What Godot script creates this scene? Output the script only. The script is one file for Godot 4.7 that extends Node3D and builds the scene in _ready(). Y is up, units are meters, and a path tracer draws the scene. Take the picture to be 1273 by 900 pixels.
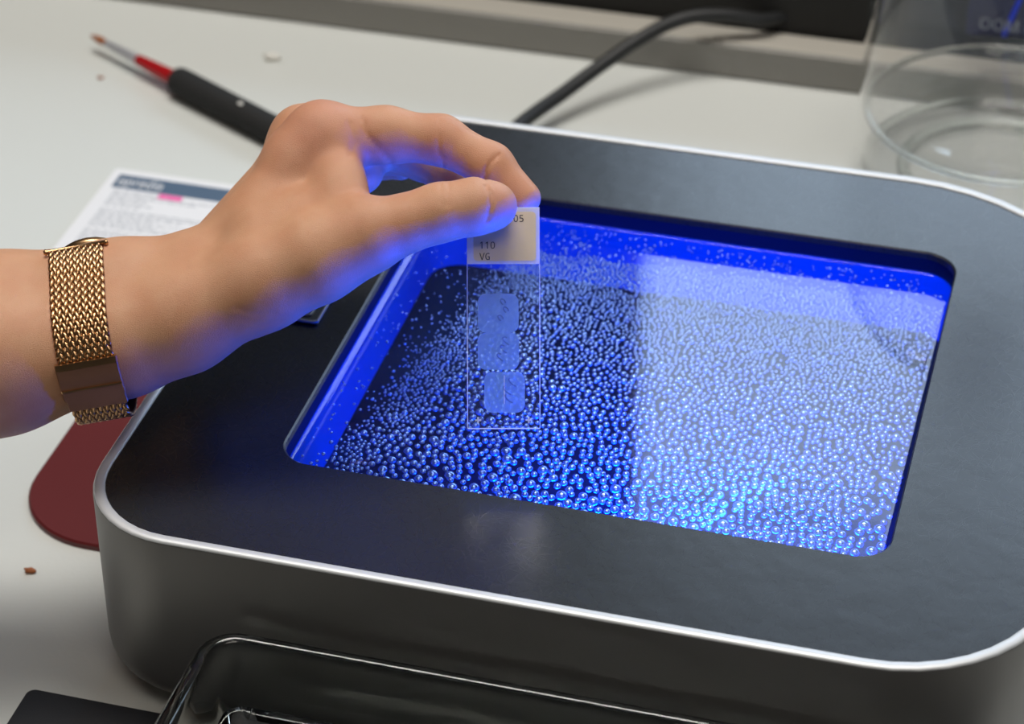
extends Node3D
# A lit blue section bath on a lab bench, a left hand holding a specimen slide over it.
# Units are metres; the bath's outline is centred on x = z = 0 and the bench top is y = 0.

var M := {}
var names := {}
var rng := RandomNumberGenerator.new()
const TOP := 0.084        # height of the bath's top plate
const WATER := 0.0735     # height of the water in the bath
var HAND := Transform3D() # the frame of the held slide and of the hand: x right, y up, z towards the viewer

# ------------------------------------------------------------------ helpers
func numbered(called: String) -> String:
	var n: int = names.get(called, 0)
	names[called] = n + 1
	return called if n == 0 else "%s_%03d" % [called, n]

func thing(called: String, label: String, category: String, at := Vector3.ZERO, turn := 0.0, group := "") -> Node3D:
	var o := Node3D.new()
	o.name = numbered(called)
	add_child(o)
	o.position = at
	o.rotation.y = turn
	tag(o, label, category, group)
	return o

func tag(o: Node3D, label: String, category: String, group := "") -> void:
	o.set_meta("label", label)
	o.set_meta("category", category)
	if group != "":
		o.set_meta("group", group)

func obj(called: String, mesh: Mesh, material: Material, parent: Node3D = null, at := Vector3.ZERO) -> MeshInstance3D:
	var o := MeshInstance3D.new()
	o.mesh = mesh
	o.material_override = material
	o.position = at
	if parent == null:
		o.name = numbered(called)
		add_child(o)
	else:
		o.name = called
		parent.add_child(o, true)
	return o

func struct(called: String, mesh: Mesh, material: Material, label: String, at := Vector3.ZERO) -> MeshInstance3D:
	var o := obj(called, mesh, material, null, at)
	o.set_meta("kind", "structure")
	o.set_meta("label", label)
	return o

func mat(called: String, color: Color, rough := 0.5, metal := 0.0) -> StandardMaterial3D:
	var m := StandardMaterial3D.new()
	m.resource_name = called
	m.albedo_color = color
	m.roughness = rough
	m.metallic = metal
	M[called] = m
	return m

func noise_tex(size: int, freq: float, kind: int, oct := 3, seed_ := 1, invert := false) -> NoiseTexture2D:
	var f := FastNoiseLite.new()
	f.noise_type = kind
	f.frequency = freq
	f.fractal_octaves = oct
	f.seed = seed_
	var t := NoiseTexture2D.new()
	t.width = size
	t.height = size
	t.seamless = true
	t.invert = invert
	t.noise = f
	return t

func bump(m: StandardMaterial3D, t: Texture2D, cm: float, per_metre: float) -> void:
	m.heightmap_enabled = true
	m.heightmap_texture = t
	m.heightmap_scale = cm
	m.uv1_triplanar = true
	m.uv1_scale = Vector3.ONE * per_metre

func st_new() -> SurfaceTool:
	var st := SurfaceTool.new()
	st.begin(Mesh.PRIMITIVE_TRIANGLES)
	return st

# a rounded rectangle at height y, corners ordered front-right, front-left, back-left, back-right
func rrect(cx: float, cz: float, hx: float, hz: float, radii: Array, y: float, n := 10) -> PackedVector3Array:
	var p := PackedVector3Array()
	var sx := [1, -1, -1, 1]
	var sz := [1, 1, -1, -1]
	for c in 4:
		var r: float = maxf(radii[c], 0.0002)
		for i in n + 1:
			var a := (c + float(i) / n) * PI / 2
			p.append(Vector3(cx + sx[c] * (hx - r) + cos(a) * r, y, cz + sz[c] * (hz - r) + sin(a) * r))
	return p

func inset(radii: Array, by: float) -> Array:
	return radii.map(func(r): return maxf(r - by, 0.0003))

func ring(cx: float, cz: float, r: float, y: float, n := 48) -> PackedVector3Array:
	var p := PackedVector3Array()
	for i in n:
		var a := TAU * i / n
		p.append(Vector3(cx + cos(a) * r, y, cz + sin(a) * r))
	return p

func quad(st: SurfaceTool, a: Vector3, b: Vector3, c: Vector3, d: Vector3) -> void:
	for v in [a, b, d, b, c, d]:
		st.add_vertex(v)

# skins a list of equal rings; hard = indices of rings at which shading breaks
func loft(st: SurfaceTool, rings: Array, hard := [], cap_start := false, cap_end := false, close := false) -> void:
	var g := 1
	var n: int = rings[0].size()
	if cap_start:
		st.set_smooth_group(100)
		fan(st, rings[0], true)
	var count := rings.size() if close else rings.size() - 1
	for k in count:
		if k in hard:
			g += 1
		st.set_smooth_group(g)
		var a: PackedVector3Array = rings[k]
		var b: PackedVector3Array = rings[(k + 1) % rings.size()]
		for i in n:
			var j := (i + 1) % n
			quad(st, a[i], a[j], b[j], b[i])
	if cap_end:
		st.set_smooth_group(101)
		fan(st, rings[-1], false)

func fan(st: SurfaceTool, r: PackedVector3Array, down: bool) -> void:
	var c := Vector3.ZERO
	for v in r:
		c += v / r.size()
	for i in r.size():
		var j := (i + 1) % r.size()
		if down:
			st.add_vertex(c); st.add_vertex(r[j]); st.add_vertex(r[i])
		else:
			st.add_vertex(c); st.add_vertex(r[i]); st.add_vertex(r[j])

func done(st: SurfaceTool) -> ArrayMesh:
	st.generate_normals()
	return st.commit()

func lofted(rings: Array, hard := [], cap_start := true, cap_end := true, close := false) -> ArrayMesh:
	var st := st_new()
	loft(st, rings, hard, cap_start, cap_end, close)
	return done(st)

# a box with small chamfered edges, centred on c
func box_into(st: SurfaceTool, c: Vector3, s: Vector3, ch := 0.001) -> void:
	var h := s / 2
	ch = minf(ch, minf(h.x, minf(h.y, h.z)) * 0.9)
	var r := [ch, ch, ch, ch]
	var rings := [rrect(c.x, c.z, h.x - ch, h.z - ch, [0.0, 0.0, 0.0, 0.0], c.y - h.y, 2), rrect(c.x, c.z, h.x, h.z, r, c.y - h.y + ch, 2), rrect(c.x, c.z, h.x, h.z, r, c.y + h.y - ch, 2), rrect(c.x, c.z, h.x - ch, h.z - ch, [0.0, 0.0, 0.0, 0.0], c.y + h.y, 2)]
	loft(st, rings, [1, 2], true, true)

func box(c: Vector3, s: Vector3, ch := 0.001) -> ArrayMesh:
	var st := st_new()
	box_into(st, c, s, ch)
	return done(st)

# a tube through points with a radius at each
func tube_into(st: SurfaceTool, pts: PackedVector3Array, radii: PackedFloat32Array, n := 12, ends := true, group := 1) -> void:
	var rings := []
	var side := Vector3.ZERO
	for i in pts.size():
		var d := (pts[mini(i + 1, pts.size() - 1)] - pts[maxi(i - 1, 0)]).normalized()
		if side == Vector3.ZERO:
			side = d.cross(Vector3.UP if absf(d.y) < 0.9 else Vector3.RIGHT).normalized()
		side = (side - d * side.dot(d)).normalized()
		var up := side.cross(d)
		var r := PackedVector3Array()
		for k in n:
			var a := TAU * k / n
			r.append(pts[i] + (side * cos(a) + up * sin(a)) * radii[i])
		rings.append(r)
	loft(st, rings, [], ends, ends)

func tube(pts: PackedVector3Array, radii: PackedFloat32Array, n := 12) -> ArrayMesh:
	var st := st_new()
	tube_into(st, pts, radii, n)
	return done(st)

func curve(pts: Array, steps := 8) -> PackedVector3Array:
	var out := PackedVector3Array()
	for i in pts.size() - 1:
		for k in steps:
			out.append(pts[i].cubic_interpolate(pts[i + 1], pts[maxi(i - 1, 0)], pts[mini(i + 2, pts.size() - 1)], float(k) / steps))
	out.append(pts[-1])
	return out

func same(r: float, n: int) -> PackedFloat32Array:
	var a := PackedFloat32Array()
	a.resize(n)
	a.fill(r)
	return a

func lettering(words: String, font: String, high: float, thick: float) -> TextMesh:
	var f := SystemFont.new()
	f.font_names = PackedStringArray([font])
	var t := TextMesh.new()
	t.font = f
	t.text = words
	t.font_size = 32
	t.pixel_size = high / 32.0
	t.depth = thick
	t.curve_step = 1.0
	return t

func area_lamp(called: String, at: Vector3, size: Vector2, color: Color, energy: float, towards: Vector3, up := Vector3.UP) -> AreaLight3D:
	var l := AreaLight3D.new()
	l.name = called
	l.area_size = size
	l.light_color = color
	l.light_energy = energy
	l.shadow_enabled = true
	add_child(l)
	l.look_at_from_position(at, at + towards, up)
	return l

func _ready() -> void:
	rng.seed = 7
	# camera: a long lens looking down on the bath from the front right
	var cam := Camera3D.new()
	cam.name = "camera"
	var lens := CameraAttributesPhysical.new()
	lens.frustum_focal_length = 84.72
	lens.frustum_focus_distance = 0.88
	lens.exposure_aperture = 11.0
	cam.attributes = lens
	cam.near = 0.05
	cam.far = 20.0
	cam.transform = Transform3D(Basis.from_euler(Vector3(deg_to_rad(-34.772), deg_to_rad(15.2164), 0)), Vector3(0.1611, 0.624, 0.7703))
	add_child(cam)
	cam.current = true
	HAND = Transform3D(cam.transform.basis, Vector3(-0.02923, 0.12064, 0.07068))

	var e := Environment.new()
	e.background_mode = Environment.BG_COLOR
	e.background_color = Color(0.6, 0.7, 0.8)
	e.tonemap_mode = Environment.TONE_MAPPER_LINEAR
	e.tonemap_exposure = 1.0
	e.sdfgi_enabled = true
	e.ssao_enabled = true
	e.ssil_enabled = true
	var we := WorldEnvironment.new()
	we.name = "world_environment"
	we.environment = e
	add_child(we)

	# daylight, ceiling panel, added front fill, blue bath strip, added lip light for hand
	area_lamp("window_daylight", Vector3(0.59, 0.775, -1.2), Vector2(1.68, 0.68), Color(0.78, 0.89, 1.0), 1.1, Vector3(0, 0, 1))
	area_lamp("ceiling_lamp", Vector3(-0.2, 1.895, -0.25), Vector2(1.18, 0.58), Color(1.0, 0.985, 0.96), 2.7, Vector3.DOWN, Vector3.FORWARD)
	area_lamp("added_front_fill", Vector3(0.4, 1.895, 1.2), Vector2(1.18, 0.58), Color(1.0, 0.97, 0.93), 0.8, Vector3.DOWN, Vector3.FORWARD)  # added fill from behind the viewer, brightens slide label and hand
	area_lamp("blue_strip_light", Vector3(0.035, 0.0525, 0.0905), Vector2(0.13, 0.007), Color(0.0, 0.33, 1.0), 0.085, Vector3(0, 0.3, -1))
	area_lamp("added_lip_light", Vector3(0.045, 0.0772, 0.0955), Vector2(0.09, 0.004), Color(0.02, 0.27, 1.0), 0.2, Vector3(-0.5, 0.8, -0.35))  # added above the water to throw blue onto the hand

	make_materials()
	make_room()
	make_bath()
	make_hand()
	make_watch()
	make_slide()
	make_bench_things()

# ------------------------------------------------------------------ materials
func make_materials() -> void:
	var m := mat("laminate", Color(0.835, 0.845, 0.83), 0.42)
	bump(m, noise_tex(512, 0.06, FastNoiseLite.TYPE_SIMPLEX, 4, 3), 0.004, 8.0)
	m = mat("slab_black", Color(0.135, 0.14, 0.15), 0.5)
	m.metallic_specular = 0.52
	m.roughness_texture = scratched(0.62, 1)
	m.roughness = 0.46
	bump(m, noise_tex(512, 0.012, FastNoiseLite.TYPE_SIMPLEX_SMOOTH, 3, 8), 0.005, 9.0)
	m = mat("silver", Color(0.53, 0.52, 0.51), 0.45, 0.8)
	bump(m, noise_tex(256, 0.25, FastNoiseLite.TYPE_SIMPLEX, 2, 5), 0.002, 30.0)
	mat("rim_silver", Color(0.86, 0.87, 0.88), 0.42, 0.25)
	mat("dark_plastic", Color(0.1, 0.1, 0.105), 0.5)
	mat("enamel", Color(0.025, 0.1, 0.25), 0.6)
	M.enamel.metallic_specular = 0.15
	m = mat("basin_lit_blue", Color(0.02, 0.33, 0.68), 0.35)  # blue strip light put into the underwater wall colour
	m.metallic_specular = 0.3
	m = mat("water", Color(1, 1, 1, 0.0), 0.02)
	m.transparency = BaseMaterial3D.TRANSPARENCY_ALPHA
	m.metallic_specular = 0.5
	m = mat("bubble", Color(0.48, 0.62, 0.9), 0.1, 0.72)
	m = mat("glass", Color(0.985, 1, 0.99, 0.0), 0.02)
	m.refraction_enabled = true
	m.refraction_scale = 0.05
	m = mat("bottle_glass", Color(0.9, 0.95, 0.92, 0.02), 0.02)
	m.transparency = BaseMaterial3D.TRANSPARENCY_ALPHA
	m = mat("clear_liquid", Color(1, 1, 1, 0.0), 0.02)
	m.refraction_enabled = true
	m.refraction_scale = 0.033
	m = mat("slide_glass", Color(0.9, 0.95, 1, 0.01), 0.02)
	m.transparency = BaseMaterial3D.TRANSPARENCY_ALPHA
	m = mat("ground_edge", Color(0.86, 0.9, 0.95), 0.5)
	m.backlight_enabled = true
	m.backlight = Color(0.9, 0.9, 0.9)
	m = mat("frosted", Color(0.88, 0.88, 0.9), 0.55)
	m.backlight_enabled = true
	m.backlight = Color(1, 1, 1)
	m = mat("label_paper", Color(0.98, 0.93, 0.76), 0.7)
	m.backlight_enabled = true
	m.backlight = Color(0.9, 0.84, 0.72)
	mat("ink", Color(0.07, 0.07, 0.08), 0.6)
	m = mat("blue_lit_film", Color(0.28, 0.58, 1.0, 0.5), 0.6)  # blue bath light put into the colour of the pale wax film
	m.transparency = BaseMaterial3D.TRANSPARENCY_ALPHA
	m.backlight_enabled = true
	m.backlight = Color(0.9, 0.9, 0.9)
	m = mat("tissue", Color(0.2, 0.28, 0.55, 0.3), 0.6)
	m.transparency = BaseMaterial3D.TRANSPARENCY_ALPHA
	m = mat("aluminium", Color(0.55, 0.54, 0.52), 0.5, 0.3)
	mat("lit_aluminium", Color(0.74, 0.72, 0.68), 0.5, 0.2)  # overhead light on the rail top put into a paler aluminium
	mat("black_board", Color(0.13, 0.127, 0.12), 0.75)
	m = mat("black_mat", Color(0.11, 0.12, 0.14), 0.5)
	bump(m, noise_tex(256, 0.2, FastNoiseLite.TYPE_SIMPLEX, 2, 19), 0.003, 30.0)
	mat("rubber", Color(0.13, 0.135, 0.14), 0.5)
	m = mat("foam", Color(0.12, 0.12, 0.12), 0.85)
	bump(m, noise_tex(256, 0.12, FastNoiseLite.TYPE_SIMPLEX, 3, 9), 0.02, 40.0)
	mat("red_paint", Color(0.66, 0.1, 0.12), 0.25)
	mat("ferrule", Color(0.75, 0.75, 0.77), 0.45, 0.5)
	mat("bristle", Color(0.62, 0.36, 0.2), 0.7)
	mat("white_paint", Color(0.9, 0.89, 0.86), 0.6)
	m = mat("red_mat", Color(0.38, 0.1, 0.11), 0.42)
	bump(m, noise_tex(256, 0.2, FastNoiseLite.TYPE_SIMPLEX, 2, 15), 0.003, 30.0)
	mat("card_white", Color(0.92, 0.92, 0.93), 0.5)
	mat("slate_print", Color(0.33, 0.4, 0.48), 0.5)
	mat("gold", Color(0.8, 0.63, 0.46), 0.3, 1.0)
	mat("gold_dark", Color(0.36, 0.2, 0.1), 0.5, 0.8)
	mat("gold_brushed", Color(0.68, 0.5, 0.39), 0.5, 0.85)
	m = mat("skin", Color(1, 1, 1), 0.46)
	m.vertex_color_use_as_albedo = true
	m.metallic_specular = 0.42
	m.subsurf_scatter_enabled = true
	m.subsurf_scatter_strength = 0.06
	bump(m, skin_relief(), 0.036, 58.0)
	m = mat("blue_led", Color(0.1, 0.2, 0.9), 0.5)
	m.emission_enabled = true
	m.emission = Color(0.05, 0.25, 1.0)
	m.emission_energy_multiplier = 6.0
	mat("wall_paint", Color(0.2, 0.2, 0.2), 0.8)
	mat("ceiling_paint", Color(0.35, 0.35, 0.35), 0.85)
	mat("floor_vinyl", Color(0.35, 0.35, 0.34), 0.6)
	mat("frame_paint", Color(0.5, 0.5, 0.5), 0.5)
	m = mat("lit_pane", Color(0.8, 0.85, 0.9), 0.5)
	m.emission_enabled = true
	m.emission = Color(0.86, 0.93, 1.0)
	m.emission_energy_multiplier = 1.2
	m = mat("lamp_diffuser", Color(0.9, 0.9, 0.9), 0.5)
	m.emission_enabled = true
	m.emission = Color(1.0, 0.93, 0.84)
	m.emission_energy_multiplier = 1.0

# fine swirling wipe marks in the gloss of a worn black plate
func scratched(base: float, seed_: int) -> ImageTexture:
	var im := Image.create(1024, 1024, false, Image.FORMAT_RGB8)
	im.fill(Color(base, base, base))
	var r := RandomNumberGenerator.new()
	r.seed = seed_
	for k in 3500:
		var p := Vector2(r.randf() * 1024, r.randf() * 1024)
		var a := r.randf() * TAU
		var turn := r.randf_range(-0.012, 0.012)
		var v := clampf(base + r.randf_range(-0.1, 0.1), 0.0, 1.0)
		for s in r.randi_range(20, 160):
			im.set_pixel(int(p.x) & 1023, int(p.y) & 1023, Color(v, v, v))
			p += Vector2(cos(a), sin(a))
			a += turn
	return ImageTexture.create_from_image(im)

# crossing fine lines and pores of skin
func skin_relief() -> ImageTexture:
	var n := 512
	var a := FastNoiseLite.new()
	a.noise_type = FastNoiseLite.TYPE_CELLULAR
	a.cellular_return_type = FastNoiseLite.RETURN_DISTANCE2_SUB
	a.frequency = 0.045
	a.seed = 4
	var b := FastNoiseLite.new()
	b.noise_type = FastNoiseLite.TYPE_SIMPLEX
	b.frequency = 0.09
	b.seed = 6
	var im := Image.create(n, n, false, Image.FORMAT_RGB8)
	for y in n:
		for x in n:
			# both noises wrap by blending the tile's far edge in
			var u := float(x)
			var v := float(y)
			var wx := clampf((u - (n - 64)) / 64.0, 0, 1)
			var wy := clampf((v - (n - 64)) / 64.0, 0, 1)
			var h := 0.0
			for q in 4:
				var ox := n if q & 1 else 0
				var oy := n if q & 2 else 0
				var w := (wx if q & 1 else 1.0 - wx) * (wy if q & 2 else 1.0 - wy)
				if w > 0.0:
					h += w * (0.6 * clampf(a.get_noise_2d((u - ox) * 0.75 + (v - oy) * 0.35, (v - oy) * 1.25) * 0.5 + 0.6, 0, 1) + 0.4 * (0.5 + 0.5 * b.get_noise_2d(u - ox, v - oy)))
			im.set_pixel(x, y, Color(h, h, h))
	return ImageTexture.create_from_image(im)

# ------------------------------------------------------------------ room and bench
func make_room() -> void:
	var st := st_new()
	box_into(st, Vector3(0, -0.8, 0.7), Vector3(4.6, 0.1, 4.0))
	struct("floor", done(st), M.floor_vinyl, "grey vinyl floor of the laboratory")
	struct("ceiling", box(Vector3(0, 2.0, 0.7), Vector3(4.6, 0.1, 4.0)), M.ceiling_paint, "off-white laboratory ceiling")
	struct("wall_left", box(Vector3(-2.25, 0.6, 0.7), Vector3(0.1, 2.7, 4.0)), M.wall_paint, "grey painted side wall")
	struct("wall_right", box(Vector3(2.25, 0.6, 0.7), Vector3(0.1, 2.7, 4.0)), M.wall_paint, "grey painted side wall")
	struct("wall_front", box(Vector3(0, 0.6, 2.65), Vector3(4.4, 2.7, 0.1)), M.wall_paint, "grey painted wall behind the viewer")
	st = st_new()
	var x0 := -0.27
	var x1 := 1.45
	var y0 := 0.42
	var y1 := 1.13
	box_into(st, Vector3((-2.2 + x0) / 2, 0.6, -1.25), Vector3(x0 + 2.2, 2.7, 0.1))
	box_into(st, Vector3((2.2 + x1) / 2, 0.6, -1.25), Vector3(2.2 - x1, 2.7, 0.1))
	box_into(st, Vector3((x0 + x1) / 2, (y0 - 0.75) / 2, -1.25), Vector3(x1 - x0, y0 + 0.75, 0.1))
	box_into(st, Vector3((x0 + x1) / 2, (1.95 + y1) / 2, -1.25), Vector3(x1 - x0, 1.95 - y1, 0.1))
	struct("wall_back", done(st), M.wall_paint, "grey painted wall behind the bench with a wide low window")
	var w := struct("window_1", box(Vector3((x0 + x1) / 2, (y0 + y1) / 2, -1.27), Vector3(x1 - x0, y1 - y0, 0.02)), M.lit_pane, "wide low window with a bright frosted pane")
	st = st_new()
	for f in [[x0 + 0.01, 0.02], [x1 - 0.01, 0.02]]:
		box_into(st, Vector3(f[0], (y0 + y1) / 2, -1.24), Vector3(f[1], y1 - y0, 0.05))
	for y in [y0 + 0.01, y1 - 0.01]:
		box_into(st, Vector3((x0 + x1) / 2, y, -1.24), Vector3(x1 - x0 - 0.04, 0.02, 0.05))
	obj("window_frame", done(st), M.frame_paint, w)

	for q in [[Vector3(-0.2, 1.95, -0.25), "long ceiling panel light right above the bench"], [Vector3(0.4, 1.95, 1.2), "added ceiling panel light behind the viewer, a fill from the front"]]:
		var lamp := thing("ceiling_light", q[1], "light", q[0])
		obj("frame", box(Vector3(0, -0.02, 0), Vector3(1.24, 0.04, 0.64)), M.frame_paint, lamp)
		obj("diffuser", box(Vector3(0, -0.043, 0), Vector3(1.2, 0.008, 0.6)), M.lamp_diffuser, lamp)

	var bench := thing("lab_bench", "pale cream laminate lab bench that everything stands on", "bench")
	obj("worktop", box(Vector3(-0.1, -0.015, 0.08), Vector3(2.6, 0.03, 1.06), 0.002), M.laminate, bench)
	for x in [-1.36, 1.16]:
		obj("side_panel", box(Vector3(x, -0.39, 0.08), Vector3(0.03, 0.72, 1.0), 0.002), M.laminate, bench)

	# the aluminium rail along the back of the bench and the black board standing behind it
	st = st_new()
	var prof := [Vector2(-0.3705, 0.0), Vector2(-0.3705, 0.0175), Vector2(-0.372, 0.019), Vector2(-0.3885, 0.019), Vector2(-0.3885, 0.0)]
	box_into(st, Vector3(-0.1, 0.0095, -0.3795), Vector3(2.6, 0.019, 0.018), 0.0012)
	var rail := struct("trim_1", done(st), M.aluminium, "grey aluminium rail along the back of the bench top")
	obj("ledge", box(Vector3(-0.1, 0.0195, -0.380), Vector3(2.6, 0.001, 0.0165), 0.0004), M.lit_aluminium, rail)
	var board := thing("back_board", "plain black board standing behind the aluminium rail", "board", Vector3(-0.1, 0, -0.396))
	obj("panel", box(Vector3(0, 0.05, 0), Vector3(2.6, 0.1, 0.012), 0.002), M.black_board, board)

# ------------------------------------------------------------------ the bath
func make_bath() -> void:
	var b := thing("water_bath", "silver section water bath with a black top plate around a blue-lit opening", "water bath")
	var hx := 0.1662
	var hz := 0.1537
	var R := [0.058, 0.037, 0.05, 0.085]
	# outer shell: rounded lower edge, upright wall, narrow band on top
	var rings := []
	rings.append(rrect(0, 0, hx - 0.03, hz - 0.03, inset(R, 0.03), 0.0085))
	for i in 7:
		var a := -PI / 2 + i * PI / 12
		rings.append(rrect(0, 0, hx - 0.013 + 0.013 * cos(a), hz - 0.013 + 0.013 * cos(a), inset(R, 0.013 - 0.013 * cos(a)), 0.0215 + 0.013 * sin(a)))
	rings.append(rrect(0, 0, hx, hz, R, TOP - 0.0012))
	rings.append(rrect(0, 0, hx - 0.0004, hz - 0.0004, inset(R, 0.0004), TOP - 0.0005))
	obj("housing", lofted(rings + [rrect(0, 0, hx - 0.0044, hz - 0.0044, inset(R, 0.0044), TOP - 0.0005), rrect(0, 0, hx - 0.0044, hz - 0.0044, inset(R, 0.0044), 0.02)], [9, 10], true, false), M.silver, b)
	obj("rim", lofted([rrect(0, 0, hx - 0.0003, hz - 0.0003, inset(R, 0.0003), TOP - 0.001), rrect(0, 0, hx - 0.0003, hz - 0.0003, inset(R, 0.0003), TOP - 0.0003), rrect(0, 0, hx - 0.0009, hz - 0.0009, inset(R, 0.0009), TOP + 0.0003), rrect(0, 0, hx - 0.0038, hz - 0.0038, inset(R, 0.0038), TOP + 0.0003), rrect(0, 0, hx - 0.0043, hz - 0.0043, inset(R, 0.0043), TOP - 0.0002), rrect(0, 0, hx - 0.0043, hz - 0.0043, inset(R, 0.0043), TOP - 0.001)], [], false, false, true), M.rim_silver, b)
	# black plate with the rounded opening
	var ox := 0.1077
	var oz := 0.0977
	var oc := 0.0006
	var O := [0.012, 0.012, 0.013, 0.014]
	obj("top_plate", lofted([rrect(0, oc, ox, oz, O, TOP - 0.0035), rrect(0, 0, hx - 0.0045, hz - 0.0045, inset(R, 0.0045), TOP - 0.0035), rrect(0, 0, hx - 0.0045, hz - 0.0045, inset(R, 0.0045), TOP - 0.0004), rrect(0, oc, ox + 0.0006, oz + 0.0006, O, TOP - 0.0004), rrect(0, oc, ox, oz, O, TOP - 0.001)], [1, 2, 3, 4], false, false, true), M.slab_black, b)
	# basin below it; glow and shade of the blue light are in the wall colours
	var fy := 0.046
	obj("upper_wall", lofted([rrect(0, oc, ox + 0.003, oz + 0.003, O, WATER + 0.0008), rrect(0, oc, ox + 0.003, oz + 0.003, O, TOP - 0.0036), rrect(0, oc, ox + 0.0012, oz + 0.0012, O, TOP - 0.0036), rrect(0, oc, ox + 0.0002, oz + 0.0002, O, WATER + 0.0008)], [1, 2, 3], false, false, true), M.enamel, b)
	obj("basin_wall", lofted([rrect(0, oc, ox + 0.003, oz + 0.003, O, fy - 0.003), rrect(0, oc, ox + 0.003, oz + 0.003, O, WATER + 0.0007), rrect(0, oc, ox + 0.0002, oz + 0.0002, O, WATER + 0.0007), rrect(0, oc, ox - 0.0005, oz - 0.0005, O, fy), rrect(0, oc, ox - 0.0005, oz - 0.0005, O, fy - 0.003)], [1, 2, 3, 4], false, false, true), M.basin_lit_blue, b)
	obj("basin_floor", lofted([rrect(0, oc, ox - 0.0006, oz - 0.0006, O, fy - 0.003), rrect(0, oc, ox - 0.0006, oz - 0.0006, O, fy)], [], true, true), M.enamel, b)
	# blue strip under the water, and an added one above it for the hand
	obj("led_strip", box(Vector3(0.035, 0.0525, oz + oc - 0.0045), Vector3(0.13, 0.007, 0.003), 0.001), M.blue_led, b)
	obj("led_strip", box(Vector3(0.045, 0.0772, oz + oc - 0.0015), Vector3(0.09, 0.004, 0.002), 0.0005), M.blue_led, b)
	for x in [-0.12, 0.12]:
		for z in [-0.108, 0.115]:
			obj("foot", lofted([ring(x, z, 0.013, 0.0, 24), ring(x, z, 0.014, 0.001, 24), ring(x, z, 0.0135, 0.0095, 24)], [], true, true), M.dark_plastic, b)
	# raised key panel on the left of the plate
	var kp := obj("control_panel", box(Vector3(-0.1375, TOP, -0.0095), Vector3(0.034, 0.0012, 0.05), 0.0005), M.dark_plastic, b)
	for k in 2:
		var s := 1.0 - 0.22 * k
		var kx := 0.0172 * s + 0.0
		var kz := 0.0252 - 0.0172 * 0.22 * k
		var y := TOP + 0.0006
		var rr := [0.002, 0.002, 0.002, 0.002]
		obj("border", lofted([rrect(-0.1375, -0.0095, kx, kz, rr, y), rrect(-0.1375, -0.0095, kx - 0.0003, kz - 0.0003, rr, y + 0.0006), rrect(-0.1375, -0.0095, kx - 0.0011, kz - 0.0011, rr, y + 0.0006), rrect(-0.1375, -0.0095, kx - 0.0014, kz - 0.0014, rr, y)], [], false, false, true), M.aluminium, kp)

	# the water and its bubbles
	var w := thing("bath_water", "blue-lit water in the bath, crowded with small clear bubbles", "water", Vector3(0, 0, 0))
	obj("surface", lofted([rrect(0, oc, ox - 0.0001, oz - 0.0001, O, WATER + 0.0014), rrect(0, oc, ox - 0.0004, oz - 0.0004, O, WATER + 0.0008), rrect(0, oc, ox - 0.001, oz - 0.001, O, WATER + 0.0004), rrect(0, oc, ox - 0.002, oz - 0.002, O, WATER + 0.0001), rrect(0, oc, ox - 0.0035, oz - 0.0035, O, WATER)], [], false, true), M.water, w)
	make_bubbles(w, ox - 0.002, oz - 0.002, oc)

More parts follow.
